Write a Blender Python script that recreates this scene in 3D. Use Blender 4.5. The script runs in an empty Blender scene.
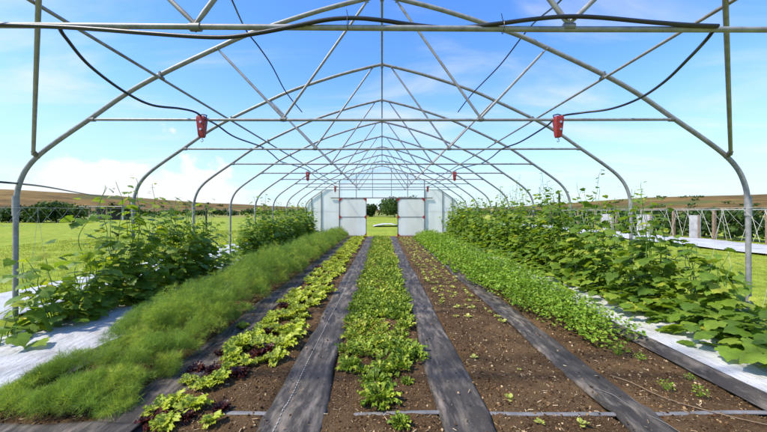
import bpy, math, random
import numpy as np
from mathutils import Vector, Matrix

RNG = np.random.default_rng(7)
random.seed(7)
S = bpy.context.scene
COL = S.collection
PI = math.pi

# ------------------------------------------------------------------ camera model
F, CX, HY, CZ = 320.0, 382.0, 211.0, 1.56      # focal length in photo pixels, vanishing point, eye height
def P(px, py, d):
    """point at depth d seen at photo pixel (px, py)"""
    return ((px - CX) * d / F, d, CZ - (py - HY) * d / F)
SP = 1.9                                         # hoop spacing
D1 = 4.028
def hoop_d(n): return D1 + SP * (n - 1)
END = hoop_d(9)
U = 1 / 79.4                                     # metres per pixel at hoop 1

# ------------------------------------------------------------------ object helpers
def link(o, parent=None):
    COL.objects.link(o)
    if parent is not None: o.parent = parent
    return o
def tag(o, label=None, cat=None, group=None, kind=None):
    if label: o['label'] = label
    if cat: o['category'] = cat
    if group: o['group'] = group
    if kind: o['kind'] = kind
    return o
def thing(name, label, cat, loc=(0, 0, 0), rotz=0, group=None):
    o = bpy.data.objects.new(name, None); o.empty_display_size = .1
    link(o); o.location = loc; o.rotation_euler = (0, 0, rotz)
    return tag(o, label, cat, group)
def copy_tree(o, parent=None):
    c = o.copy(); link(c)
    if parent is not None: c.parent = parent
    for ch in list(o.children): copy_tree(ch, c)
    return c

class MB:
    """collects boxes, tubes and polygons; build() links them as one mesh object"""
    def __init__(s): s.v = []; s.f = []
    def add(s, vs, fs):
        b = len(s.v); s.v += [tuple(p) for p in vs]; s.f += [tuple(b + i for i in f) for f in fs]
    def box(s, x0, x1, y0, y1, z0, z1, M=None):
        vs = [(x, y, z) for z in (z0, z1) for y in (y0, y1) for x in (x0, x1)]
        if M is not None: vs = [tuple(M @ Vector(p)) for p in vs]
        s.add(vs, [(0, 2, 3, 1), (4, 5, 7, 6), (0, 1, 5, 4), (2, 6, 7, 3), (0, 4, 6, 2), (1, 3, 7, 5)])
    def tube(s, pts, r, seg=10, closed_ends=True, flat=1.0):
        pts = [Vector(p) for p in pts]; n = len(pts)
        rs = r if isinstance(r, (list, tuple)) else [r] * n
        vs = []; up = Vector((0, 0, 1)); ref = None
        for i, p in enumerate(pts):
            t = (pts[min(i + 1, n - 1)] - pts[max(i - 1, 0)]).normalized()
            if ref is None:
                ref = up if abs(t.z) < .9 else Vector((0, 1, 0))
            a = (ref - t * ref.dot(t)).normalized(); b = t.cross(a); ref = a
            for k in range(seg):
                an = 2 * PI * k / seg
                vs.append(p + a * math.cos(an) * rs[i] * flat + b * math.sin(an) * rs[i])
        fs = [(i * seg + k, i * seg + (k + 1) % seg, (i + 1) * seg + (k + 1) % seg, (i + 1) * seg + k)
              for i in range(n - 1) for k in range(seg)]
        if closed_ends:
            fs.append(tuple(range(seg - 1, -1, -1))); fs.append(tuple((n - 1) * seg + k for k in range(seg)))
        s.add(vs, fs)
    def prism(s, poly, y0, y1):
        """polygon in x,z extruded along y"""
        n = len(poly)
        vs = [(x, y0, z) for x, z in poly] + [(x, y1, z) for x, z in poly]
        fs = [tuple(range(n)), tuple(range(2 * n - 1, n - 1, -1))]
        fs += [(i, i + n, (i + 1) % n + n, (i + 1) % n) for i in range(n)]
        s.add(vs, fs)
    def build(s, name, mat, parent=None, smooth=True, bevel=0):
        me = bpy.data.meshes.new(name); me.from_pydata(s.v, [], s.f); me.validate(); me.update()
        o = bpy.data.objects.new(name, me); link(o, parent)
        me.materials.append(mat)
        if smooth:
            me.polygons.foreach_set('use_smooth', [True] * len(me.polygons))
            me.set_sharp_from_angle(angle=math.radians(40))
        if bevel:
            m = o.modifiers.new('bevel', 'BEVEL'); m.width = bevel; m.segments = 2; m.limit_method = 'ANGLE'
        return o

def smooth_path(pts, k=6):
    """Catmull-Rom through pts"""
    pts = [Vector(p) for p in pts]; out = []
    for i in range(len(pts) - 1):
        p0, p1, p2, p3 = pts[max(i - 1, 0)], pts[i], pts[i + 1], pts[min(i + 2, len(pts) - 1)]
        for j in range(k):
            t = j / k
            out.append(.5 * ((2 * p1) + (p2 - p0) * t + (2 * p0 - 5 * p1 + 4 * p2 - p3) * t * t + (3 * p1 - p0 - 3 * p2 + p3) * t ** 3))
    out.append(pts[-1]); return out

class Cloud:
    """large numbers of small faces, with a per-vertex 'tone' attribute"""
    def __init__(s): s.v = []; s.f = []; s.t = []; s.n = 0
    def add(s, v, f, t):
        s.v.append(np.asarray(v, np.float32)); s.f.append(np.asarray(f, np.int32) + s.n); s.t.append(np.asarray(t, np.float32)); s.n += len(v)
    def place(s, tv, tf, R, pos, tone, scale):
        """instances of template (tv, tf): R (k,3,3) columns are axes"""
        k = len(pos); n = len(tv)
        v = np.einsum('kij,nj->kni', R, tv) * np.asarray(scale).reshape(-1, 1, 1) + np.asarray(pos)[:, None, :]
        f = np.asarray(tf)[None] + (np.arange(k) * n)[:, None, None]
        s.add(v.reshape(-1, 3), f.reshape(-1, 3), np.repeat(tone, n))
    def build(s, name, mat, parent=None, smooth=True):
        me = mesh_np(name, np.concatenate(s.v), np.concatenate(s.f), np.concatenate(s.t), smooth)
        me.materials.append(mat)
        return link(bpy.data.objects.new(name, me), parent)

def mesh_np(name, v, f, tone=None, smooth=True):
    me = bpy.data.meshes.new(name); k = f.shape[1]
    me.vertices.add(len(v)); me.vertices.foreach_set('co', np.ascontiguousarray(v, np.float32).ravel())
    me.loops.add(f.size); me.loops.foreach_set('vertex_index', np.ascontiguousarray(f, np.int32).ravel())
    me.polygons.add(len(f)); me.polygons.foreach_set('loop_start', np.arange(len(f), dtype=np.int32) * k)
    me.update(calc_edges=True)
    me.polygons.foreach_set('use_smooth', np.full(len(f), smooth, dtype=bool))
    if tone is not None:
        a = me.attributes.new('tone', 'FLOAT', 'POINT'); a.data.foreach_set('value', np.ascontiguousarray(tone, np.float32))
    return me

def unit(a): return a / np.maximum(np.linalg.norm(a, axis=-1, keepdims=True), 1e-9)
def basis(m, n):
    """columns: x = side, y = m (midrib), z = n (normal)"""
    m = unit(m); n = unit(n - m * np.sum(n * m, -1, keepdims=True)); x = np.cross(m, n)
    return np.stack([x, m, n], axis=-1)

_T = RNG.random((256, 256)).astype(np.float32)
def vnoise(x, y):
    x = np.asarray(x, float); y = np.asarray(y, float)
    xi = np.floor(x).astype(int); yi = np.floor(y).astype(int); fx = x - xi; fy = y - yi
    fx = fx * fx * (3 - 2 * fx); fy = fy * fy * (3 - 2 * fy)
    g = lambda a, b: _T[a & 255, b & 255]
    return (g(xi, yi) * (1 - fx) + g(xi + 1, yi) * fx) * (1 - fy) + (g(xi, yi + 1) * (1 - fx) + g(xi + 1, yi + 1) * fx) * fy
def fbm(x, y, o=4, g=.5):
    s = 0; a = 1; t = 0
    for i in range(o):
        s = s + a * (vnoise(x * 2 ** i + 17.3 * i, y * 2 ** i + 5.1 * i) - .5); t += a; a *= g
    return s / t * 2
def smoothstep(a, b, x):
    t = np.clip((x - a) / (b - a), 0, 1); return t * t * (3 - 2 * t)

# ------------------------------------------------------------------ materials
class NT:
    def __init__(s, name):
        s.m = bpy.data.materials.new(name); s.m.use_nodes = True
        s.t = s.m.node_tree; s.t.nodes.clear(); s.out = s.n('ShaderNodeOutputMaterial')
    def n(s, typ, **kw):
        nd = s.t.nodes.new(typ)
        for k, v in kw.items():
            if k in nd.inputs: nd.inputs[k].default_value = v
            else: setattr(nd, k, v)
        return nd
    def l(s, a, b): s.t.links.new(a, b)
    def coord(s, scale=(1, 1, 1)):
        tc = s.n('ShaderNodeTexCoord'); mp = s.n('ShaderNodeMapping'); mp.inputs['Scale'].default_value = scale
        s.l(tc.outputs['Object'], mp.inputs['Vector']); return mp.outputs['Vector']
    def noise(s, vec, scale, detail=5, rough=.55):
        nd = s.n('ShaderNodeTexNoise'); nd.inputs['Scale'].default_value = scale
        nd.inputs['Detail'].default_value = detail; nd.inputs['Roughness'].default_value = rough
        if vec is not None: s.l(vec, nd.inputs['Vector'])
        return nd.outputs['Fac']
    def ramp(s, fac, stops):
        nd = s.n('ShaderNodeValToRGB'); el = nd.color_ramp.elements
        while len(el) < len(stops): el.new(.5)
        for e, (p, c) in zip(el, stops):
            e.position = p; e.color = (*c, 1) if len(c) == 3 else c
        s.l(fac, nd.inputs['Fac']); return nd.outputs['Color']
    def mix(s, fac, a, b, blend='MIX'):
        nd = s.n('ShaderNodeMix', data_type='RGBA', blend_type=blend)
        for sock, v in ((nd.inputs[0], fac), (nd.inputs[6], a), (nd.inputs[7], b)):
            if hasattr(v, 'links') or isinstance(v, bpy.types.NodeSocket): s.l(v, sock)
            elif isinstance(v, (int, float)): sock.default_value = v
            else: sock.default_value = (*v, 1)
        return nd.outputs[2]
    def bump(s, h, strength=.5, dist=.01):
        b = s.n('ShaderNodeBump'); b.inputs['Strength'].default_value = strength; b.inputs['Distance'].default_value = dist
        s.l(h, b.inputs['Height']); return b.outputs['Normal']
    def principled(s, color, rough=.6, metal=0, spec=.5, normal=None):
        p = s.n('ShaderNodeBsdfPrincipled')
        for sock, v in ((p.inputs['Base Color'], color), (p.inputs['Roughness'], rough)):
            if isinstance(v, bpy.types.NodeSocket): s.l(v, sock)
            elif isinstance(v, (int, float)): sock.default_value = v
            else: sock.default_value = (*v, 1)
        p.inputs['Metallic'].default_value = metal; p.inputs['Specular IOR Level'].default_value = spec
        if normal is not None: s.l(normal, p.inputs['Normal'])
        return p.outputs['BSDF']
    def done(s, sh): s.l(sh, s.out.inputs['Surface']); return s.m

def m_plain(name, c, rough=.6, metal=0, var=.25, scale=8, spec=.5, bump=.15):
    t = NT(name); v = t.coord(); f = t.noise(v, scale)
    col = t.ramp(f, [(.3, tuple(x * (1 - var) for x in c)), (.7, tuple(min(1, x * (1 + var)) for x in c))])
    return t.done(t.principled(col, rough, metal, spec, t.bump(t.noise(v, scale * 12, 3), bump, .004)))

def m_leaf(name, stops, trans=.35, rough=.5, spec=.35, nscale=30, tcol=None):
    t = NT(name); at = t.n('ShaderNodeAttribute'); at.attribute_name = 'tone'
    col = t.ramp(at.outputs['Fac'], stops)
    n = t.noise(t.coord(), nscale, 3)
    col = t.mix(.35, col, t.ramp(n, [(.3, (.25, .25, .25)), (.7, (.8, .8, .8))]), 'OVERLAY')
    p = t.principled(col, rough, 0, spec)
    tr = t.n('ShaderNodeBsdfTranslucent')
    t.l(t.mix(1.0, col, tcol or (1.5, 1.35, .5), 'MULTIPLY'), tr.inputs['Color'])
    mx = t.n('ShaderNodeMixShader'); mx.inputs[0].default_value = trans
    t.l(p, mx.inputs[1]); t.l(tr.outputs[0], mx.inputs[2])
    return t.done(mx.outputs[0])

def m_steel():
    t = NT('galvanised_steel'); v = t.coord()
    c = t.ramp(t.noise(v, 14, 6, .65), [(.3, (.17, .17, .168)), (.5, (.255, .256, .252)), (.72, (.33, .33, .325))])
    c = t.mix(t.ramp(t.noise(v, 3.1, 4), [(.56, (0, 0, 0)), (.72, (.6, .6, .6))]), c, (.14, .115, .09))
    return t.done(t.principled(c, .5, .12, .5, t.bump(t.noise(v, 90, 3), .15, .002)))
STEEL = m_steel()
def m_frame():
    t = NT('dull_grey_steel'); v = t.coord()
    c = t.ramp(t.noise(v, 9, 5), [(.3, (.12, .12, .12)), (.7, (.22, .215, .20))])
    return t.done(t.principled(c, .5, .4))
FRAME = m_frame()
BLACK = m_plain('black_rubber', (.017, .018, .021), .42, 0, .4, 6, .5)
RED = m_plain('red_painted_metal', (.27, .02, .016), .45, 0, .25, 25)
ROPE = m_plain('white_string', (.5, .49, .44), .8, 0, .15, 30)
WOOD = m_plain('weathered_wood', (.21, .15, .095), .8, 0, .35, 10)
WHITEP = m_plain('white_painted_boards', (.34, .34, .33), .6, 0, .3, 3)
DARK = m_plain('dark_stake_paint', (.03, .032, .03), .5, 0, .3, 20)
CHROME = m_plain('bright_hook_steel', (.55, .55, .55), .25, .9, .1, 20)

def m_panel():
    t = NT('milky_polycarbonate'); v = t.coord((1, 1, .35))
    dirt = t.ramp(t.noise(v, 2.5, 6, .6), [(.3, (.86, .85, .80)), (.7, (.95, .94, .90))])
    d = t.principled(dirt, .35, 0, .5)
    tr = t.n('ShaderNodeBsdfTranslucent'); t.l(t.mix(1.0, dirt, (1.15, 1.15, 1.13), 'MULTIPLY'), tr.inputs['Color'])
    tp = t.n('ShaderNodeBsdfTransparent'); tp.inputs['Color'].default_value = (.95, .96, .94, 1)
    m1 = t.n('ShaderNodeMixShader'); m1.inputs[0].default_value = .45; t.l(d, m1.inputs[1]); t.l(tr.outputs[0], m1.inputs[2])
    m2 = t.n('ShaderNodeMixShader'); m2.inputs[0].default_value = .12; t.l(m1.outputs[0], m2.inputs[1]); t.l(tp.outputs[0], m2.inputs[2])
    return t.done(m2.outputs[0])
PANEL = m_panel()
def m_film():
    t = NT('clear_film'); d = t.principled((.8, .82, .82), .25, 0, .5)
    tp = t.n('ShaderNodeBsdfTransparent'); tp.inputs['Color'].default_value = (.97, .98, .98, 1)
    m2 = t.n('ShaderNodeMixShader'); m2.inputs[0].default_value = .86; t.l(d, m2.inputs[1]); t.l(tp.outputs[0], m2.inputs[2])
    return t.done(m2.outputs[0])
FILM = m_film()

def m_soil():
    t = NT('crumbly_brown_soil'); v = t.coord()
    a = t.noise(v, 55, 6, .7); b = t.noise(v, 1.7, 4); c = t.noise(v, 190, 2, .6)
    col = t.ramp(a, [(.30, (.020, .011, .005)), (.47, (.070, .039, .016)), (.61, (.132, .076, .032)), (.77, (.34, .225, .11))])
    col = t.mix(t.ramp(b, [(.42, (0, 0, 0)), (.62, (.65, .65, .65))]), col, (.15, .092, .043))
    col = t.mix(t.ramp(t.noise(v, 3.3, 4), [(.5, (0, 0, 0)), (.66, (.6, .6, .6))]), col, (.045, .026, .012))
    col = t.mix(t.ramp(c, [(.64, (0, 0, 0)), (.70, (.8, .8, .8))]), col, (.40, .26, .13))
    return t.done(t.principled(col, .92, 0, .15, t.bump(a, 1.0, .025)))
SOIL = m_soil()
def m_clod():
    t = NT('soil_crumb'); at = t.n('ShaderNodeAttribute'); at.attribute_name = 'tone'
    c = t.ramp(at.outputs['Fac'], [(0, (.032, .016, .007)), (.5, (.115, .06, .025)), (.8, (.25, .15, .068)), (1, (.55, .40, .22))])
    return t.done(t.principled(c, .9, 0, .15))
CLOD = m_clod()
def m_straw():
    t = NT('dry_straw'); at = t.n('ShaderNodeAttribute'); at.attribute_name = 'tone'
    c = t.ramp(at.outputs['Fac'], [(0, (.12, .075, .045)), (.6, (.34, .23, .12)), (1, (.58, .46, .28))])
    return t.done(t.principled(c, .8, 0, .2))
STRAW = m_straw()

def m_fabric():
    t = NT('woven_black_ground_fabric'); v = t.coord()
    st = t.noise(t.coord((5, 1.6, 1)), 1.6, 6, .65); f2 = t.noise(t.coord((7, 1.6, 1)), 1.7, 8, .72); big = t.noise(v, 1.1, 3)
    col = t.ramp(st, [(.3, (.034, .030, .026)), (.7, (.058, .050, .042))])
    dust = t.ramp(f2, [(.46, (0, 0, 0)), (.66, (.8, .8, .8))])
    dust = t.mix(1.0, dust, t.ramp(big, [(.36, (.12, .12, .12)), (.58, (1, 1, 1))]), 'MULTIPLY')
    col = t.mix(dust, col, (.30, .25, .20))
    fl = t.ramp(t.noise(v, 130, 2), [(.68, (0, 0, 0)), (.74, (.7, .7, .7))])
    col = t.mix(fl, col, (.34, .27, .19))
    w = t.n('ShaderNodeTexWave'); w.inputs['Scale'].default_value = 90; t.l(v, w.inputs['Vector'])
    h = t.mix(.5, w.outputs['Color'], st)
    return t.done(t.principled(col, t.ramp(f2, [(.3, (.5,) * 3), (.7, (.75,) * 3)]), 0, .2, t.bump(h, .35, .006)))
FABRIC = m_fabric()
def m_plastic():
    t = NT('white_mulch_plastic'); v = t.coord()
    c = t.ramp(t.noise(v, 2.2, 6, .6), [(.28, (.30, .28, .25)), (.46, (.44, .44, .43)), (.7, (.52, .52, .53))])
    spots = t.ramp(t.noise(v, 22, 4, .7), [(.60, (0, 0, 0)), (.70, (.7, .7, .7))])
    c = t.mix(spots, c, (.20, .15, .10))
    return t.done(t.principled(c, .45, 0, .4, t.bump(t.noise(t.coord((3, 1, 1)), 5, 6, .6), .8, .05)))
PLASTIC = m_plastic()

def m_ground():
    t = NT('field_grass'); v = t.coord()
    a = t.noise(v, .16, 5, .6); b = t.noise(v, 2.6, 5, .7); c = t.noise(v, 26, 4, .7)
    g = t.ramp(a, [(.3, (.165, .225, .018)), (.55, (.225, .275, .026)), (.75, (.29, .30, .045))])
    g = t.mix(.7, g, t.ramp(b, [(.3, (.2, .2, .2)), (.7, (.8, .8, .8))]), 'OVERLAY')
    g = t.mix(.45, g, t.ramp(c, [(.3, (.15, .15, .15)), (.7, (.85, .85, .85))]), 'OVERLAY')
    # heath and far fields by real height of the land
    sx = t.n('ShaderNodeSeparateXYZ'); t.l(v, sx.inputs[0])
    far = t.ramp(t.noise(v, .022, 6, .6), [(.32, (.07, .085, .02)), (.42, (.11, .07, .02)), (.56, (.16, .10, .027)), (.72, (.23, .15, .045))])
    far = t.mix(.75, far, t.ramp(t.noise(v, .11, 6, .72), [(.3, (.12,) * 3), (.7, (.85,) * 3)]), 'OVERLAY')
    far = t.mix(t.ramp(t.noise(v, .035, 5, .65), [(.56, (0, 0, 0)), (.62, (.8, .8, .8))]), far, (.075, .095, .022))
    zz = t.n('ShaderNodeMapRange'); zz.inputs['From Min'].default_value = .25; zz.inputs['From Max'].default_value = 1.3
    t.l(sx.outputs['Z'], zz.inputs['Value'])
    ln = t.n('ShaderNodeVectorMath', operation='LENGTH'); t.l(v, ln.inputs[0])
    strips = t.ramp(t.noise(t.coord((.012, .05, 1)), 1.0, 2), [(.4, (.10, .16, .02)), (.5, (.25, .21, .06)), (.6, (.13, .19, .02))])
    mr = t.n('ShaderNodeMapRange'); mr.inputs['From Min'].default_value = 75; mr.inputs['From Max'].default_value = 95
    t.l(ln.outputs['Value'], mr.inputs['Value'])
    g = t.mix(mr.outputs[0], g, strips)
    col = t.mix(zz.outputs[0], g, far)
    return t.done(t.principled(col, .9, 0, .12, t.bump(t.mix(.5, b, c), .6, .05)))
GROUND = m_ground()

CUKE = m_leaf('cucumber_leaf', [(0, (.065, .135, .016)), (.5, (.15, .25, .026)), (.85, (.25, .34, .036)), (1, (.36, .40, .05))], .46, .48, .4, 18)
STEM = m_plain('green_stem', (.10, .20, .03), .6)
YELLOW = m_plain('yellow_petal', (.75, .55, .03), .6)
DILL = m_leaf('dill_needles', [(0, (.09, .18, .04)), (.5, (.20, .32, .055)), (.85, (.36, .45, .075)), (1, (.50, .53, .10))], .5, .6, .25, 6, (1.2, 1.15, .5))
LIME = m_leaf('lime_lettuce_leaf', [(0, (.24, .32, .025)), (.5, (.40, .48, .05)), (1, (.55, .60, .13))], .4, .5, .35, 25, (1.3, 1.25, .5))
WINE = m_leaf('red_lettuce_leaf', [(0, (.022, .008, .008)), (.5, (.062, .017, .016)), (.85, (.11, .03, .02)), (1, (.12, .10, .025))], .25, .45, .45, 25, (1.6, .7, .5))
SALAD = m_leaf('salad_leaf', [(0, (.11, .19, .018)), (.5, (.25, .35, .03)), (.85, (.41, .48, .055)), (.97, (.53, .53, .09)), (1, (.40, .30, .06))], .36, .5, .35, 25, (1.3, 1.25, .5))
HERB = m_leaf('parsley_leaf', [(0, (.10, .20, .015)), (.5, (.21, .35, .028)), (1, (.33, .44, .05))], .38, .5, .3, 15, (1.3, 1.25, .5))
SPROUT = m_leaf('seedling_leaf', [(0, (.22, .28, .04)), (.5, (.38, .42, .08)), (1, (.55, .52, .16))], .3, .5, .3, 25, (1.3, 1.2, .6))
TREE = m_leaf('tree_leaves', [(0, (.018, .045, .012)), (.5, (.04, .085, .018)), (1, (.09, .14, .025))], .25, .6, .2, 2)
GRASS = m_leaf('grass_blades', [(0, (.17, .23, .02)), (.5, (.25, .295, .026)), (1, (.35, .36, .055))], .35, .6, .2, 2, (1.2, 1.15, .5))
BARK = m_plain('bark', (.10, .07, .045), .9, 0, .4, 8)

# ------------------------------------------------------------------ ground: one sheet to the horizon with hills
def terrain_h(az, r):
    a = np.degrees(az)       # 0 ahead, negative left
    knots_a = [-180, -120, -65, -50, -38.2, -28, -15, -8, 0, 9, 20, 29, 39, 50, 65, 120, 180]
    knots_e = [.03, .035, .044, .044, .0345, .022, .012, .006, .004, .004, .011, .0195, .0318, .034, .034, .034, .03]
    e = np.interp(a, knots_a, knots_e)
    top = e * 300 + 1.56
    und = fbm(np.cos(az) * 6 + 9, np.sin(az) * 6 + 9, 3) * .8 * np.clip(e / .02, 0, 1)
    return smoothstep(130, 300, r) * (top + und) - smoothstep(330, 700, r) * 6
rad = np.concatenate([[0], np.geomspace(2, 60, 30), np.linspace(64, 330, 50), np.geomspace(350, 2500, 14)])
azs = np.linspace(-PI, PI, 241)
AZ, RR = np.meshgrid(azs, rad)
X = RR * np.sin(AZ); Y = RR * np.cos(AZ); Z = terrain_h(AZ, RR) - .035
Z = Z + fbm(X * .25 + 40, Y * .25 + 40, 3) * .04 * smoothstep(5.5, 12, np.abs(X) + np.maximum(0, Y - 21) + np.maximum(0, -Y))
v = np.stack([X, Y, Z], -1).reshape(-1, 3)
nr, na = RR.shape
i = np.arange(nr - 1)[:, None] * na + np.arange(na - 1)[None]
f = np.stack([i, i + 1, i + na + 1, i + na], -1).reshape(-1, 4)[:, ::-1]
me = mesh_np('ground', v, f); me.materials.append(GROUND)
tag(link(bpy.data.objects.new('ground', me)), kind='structure')

# soil beds: one crumbly sheet under the whole tunnel
PATHS = [(-2.10, -1.70), (-.90, -.45), (.44, .83), (1.75, 2.10)]
def soil_z(x, y):
    h = fbm(x * 2.1, y * 2.1, 3) * .018 + fbm(x * 11 + 3, y * 11, 3) * .016
    h = h + .012
    for a, b in PATHS:
        h = h - smoothstep(0, .09, np.minimum(x - a + .04, b + .04 - x)) * .036
    return h
ys = np.concatenate([np.arange(.6, 5, .025), np.arange(5, 9, .045), np.arange(9, END + .3, .09)])
xs = np.arange(-3.6, 3.601, .025)
X, Y = np.meshgrid(xs, ys); Z = soil_z(X, Y)
def grid_mesh(name, X, Y, Z, mat):
    v = np.stack([X, Y, Z], -1).reshape(-1, 3); a, b = X.shape
    i = np.arange(a - 1)[:, None] * b + np.arange(b - 1)[None]
    me = mesh_np(name, v, np.stack([i, i + 1, i + b + 1, i + b], -1).reshape(-1, 4)); me.materials.append(mat)
    return link(bpy.data.objects.new(name, me))
tag(grid_mesh('soil_bed', X, Y, Z, SOIL), kind='structure')

# woven fabric paths
for k, (a, b) in enumerate(PATHS):
    ys = np.concatenate([np.arange(1.2, 6, .03), np.arange(6, END + .1, .08)])
    us = np.linspace(0, 1, 26); Uu, Y = np.meshgrid(us, ys)
    ea = a + fbm(Y * .9 + 7 * k, Y * 0 + k, 3) * .05; eb = b + fbm(Y * .9 + 31 + 7 * k, Y * 0 + 3 + k, 3) * .05
    X = ea + (eb - ea) * Uu
    Z = .022 + fbm(X * 7 + k * 11, Y * .9, 4) * .022 + fbm(X * 22 + k, Y * 3.1, 3) * .006
    Z = Z - smoothstep(.42, .5, np.abs(Uu - .5)) * .03 + .022 * np.exp(-((Y - 2.44) / .07) ** 2)
    p = grid_mesh('path', X, Y, Z, FABRIC); tag(p, kind='structure')
    sm = p.modifiers.new('thickness', 'SOLIDIFY'); sm.thickness = .004; sm.offset = -1
    if k == 1:                                                      # row of white marker stitches woven in
        mb = MB(); sx = -.745 if k == 1 else .585
        y = 1.9
        while y < 9:
            t = (sx - a) / (b - a)
            x = sx + float(fbm(np.array(y * .7), np.array(3. + k), 2)) * .02
            z = .022 + float(fbm(np.array(x * 7 + k * 11), np.array(y * .9), 4)) * .022 + float(fbm(np.array(x * 22 + k), np.array(y * 3.1), 3)) * .006 + .022 * math.exp(-((y - 2.44) / .07) ** 2) + .003
            mb.box(x - .0017, x + .0017, y, y + .022, z + .001, z + .005); y += .04
        mb.build('stitching', ROPE, p, False)

# fabric headland strip across the near left corner
xs_ = np.linspace(-4.2, -1.72, 70); ys_ = np.linspace(1.2, 2.31, 40); X, Y = np.meshgrid(xs_, ys_)
Y = Y + fbm(X * 1.5, X * 0, 2) * .03 * (Y > 2.2)
p = grid_mesh('path', X, Y, .036 + fbm(X * 2, Y * 5, 4) * .022, FABRIC); tag(p, kind='structure')
sm = p.modifiers.new('thickness', 'SOLIDIFY'); sm.thickness = .004; sm.offset = -1
# soil crumbs and straw
def in_path(x):
    r = np.zeros(len(x), bool)
    for a, b in PATHS: r |= (x > a - .01) & (x < b + .01)
    return r
octv = np.array([(1, 0, 0), (-.8, .1, 0), (0, 1, .1), (.1, -.9, 0), (0, 0, .9), (0, .1, -.7)], float)
octf = [(0, 2, 4), (2, 1, 4), (1, 3, 4), (3, 0, 4), (2, 0, 5), (1, 2, 5), (3, 1, 5), (0, 3, 5)]
def rand_rot(n):
    q = unit(RNG.normal(size=(n, 4))); w, x, y, z = q.T
    return np.stack([np.stack([1 - 2 * (y * y + z * z), 2 * (x * y - z * w), 2 * (x * z + y * w)], -1),
                     np.stack([2 * (x * y + z * w), 1 - 2 * (x * x + z * z), 2 * (y * z - x * w)], -1),
                     np.stack([2 * (x * z - y * w), 2 * (y * z + x * w), 1 - 2 * (x * x + y * y)], -1)], 1)
N = 60000
y = 1.5 + (RNG.random(N) ** 1.9) * 9; x = RNG.uniform(-3.4, 3.4, N)
pa = in_path(x); keep = ~pa | (RNG.random(N) < .09); x = x[keep]; y = y[keep]; pa = pa[keep]; n = len(x)
c = Cloud(); sz = .003 + .011 * RNG.random(n) ** 4.5
c.place(octv, octf, rand_rot(n), np.stack([x, y, np.where(pa, .03, soil_z(x, y)) + sz * .35], -1), RNG.random(n) ** 2.0, sz * (1 + y * .05))
tag(c.build('soil_crumbs', CLOD, None, False), kind='stuff')
N = 26000
y = 1.6 + (RNG.random(N) ** 1.7) * 10; x = RNG.uniform(-3.4, 3.4, N)
pa = in_path(x); keep = (~pa) | (RNG.random(N) < .10); x, y, pa = x[keep], y[keep], pa[keep]; n = len(x)
an = RNG.uniform(0, 2 * PI, n); m = np.stack([np.cos(an), np.sin(an), RNG.normal(0, .18, n)], -1)
nn = np.stack([RNG.normal(0, .4, n), RNG.normal(0, .4, n), np.ones(n)], -1)
tv = np.array([(-.09, -.5, 0), (.09, -.5, 0), (.07, .5, .03), (-.07, .5, .03), (0, -.5, .06), (0, .5, .09)])
tf = [(0, 1, 4), (3, 5, 2), (0, 4, 5), (0, 5, 3), (1, 2, 5), (1, 5, 4), (0, 3, 2), (0, 2, 1)]
c = Cloud(); z = np.where(pa, .036, soil_z(x, y) + .007)
c.place(tv, tf, basis(m, nn), np.stack([x, y, z], -1), RNG.random(n), (.006 + .034 * RNG.random(n) ** 4))
tag(c.build('straw_bits', STRAW, None, False), kind='stuff')

# white plastic strips beside the cucumber rows and their black folded edges
for s in (-1, 1):
    ys = np.arange(1.0, END, .04); us = np.linspace(3.04, 4.55, 44); Uu, Y = np.meshgrid(us, ys)
    X = s * (Uu + fbm(Y * .8, Y * 0 + 5 * s, 3) * .03 * (Uu < 3.3))
    Z = .05 + .05 * np.sin(np.clip((Uu - 3.04) / 1.51, 0, 1) * PI) + fbm(X * 2.4, Y * 2.4, 4) * .03 + fbm(X * 1.5 + Y * 3, Y * 1.1 - X * 6, 3) * .018
    o = grid_mesh('plastic_mulch_sheet', X if s > 0 else X[:, ::-1], Y if s > 0 else Y[:, ::-1], Z if s > 0 else Z[:, ::-1], PLASTIC)
    tag(o, 'wrinkled white plastic mulch sheet under the %s cucumber row' % ('left' if s < 0 else 'right'), 'plastic mulch')
    sm = o.modifiers.new('thickness', 'SOLIDIFY'); sm.thickness = .004; sm.offset = -1
    us = np.linspace(2.94, 3.09, 10); Uu, Y = np.meshgrid(us, ys)
    X = s * (Uu + fbm(Y * .8, Y * 0 + 5 * s, 3) * .03); Z = .035 + .055 * smoothstep(2.95, 3.07, Uu) + fbm(X * 9, Y * 2, 3) * .012
    o = grid_mesh('edging_strip', X if s > 0 else X[:, ::-1], Y if s > 0 else Y[:, ::-1], Z if s > 0 else Z[:, ::-1], FABRIC)
    tag(o, 'narrow black fabric edging along the %s white plastic sheet' % ('left' if s < 0 else 'right'), 'edging')
    sm = o.modifiers.new('thickness', 'SOLIDIFY'); sm.thickness = .004; sm.offset = -1

# pale ground covers out on the grass
def strip(name, label, cat, x0, x1, y0, y1, mat, z=.03, amp=.05):
    ys = np.linspace(y0, y1, 220); us = np.linspace(x0, x1, 24); X, Y = np.meshgrid(us, ys)
    Z = z + amp * np.sin((X - x0) / (x1 - x0) * PI) + fbm(X * .9, Y * .7, 4) * amp * .9
    o = grid_mesh(name, X, Y, Z, mat); tag(o, label, cat)
    sm = o.modifiers.new('thickness', 'SOLIDIFY'); sm.thickness = .006; sm.offset = -1
    return o
strip('ground_cover', 'pale white ground cover strip on the grass left of the tunnel', 'ground cover', -7.1, -5.45, 2.5, 15, PLASTIC)
strip('ground_cover', 'long white ground cover strip on the grass right of the tunnel', 'ground cover', 13.6, 17.6, 8, 40, PLASTIC, .04, .08)
strip('row_cover', 'small white row cover lying on the field beyond the open doorway', 'row cover', -.9, 1.6, 32, 35, PLASTIC, .05, .2)

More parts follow.
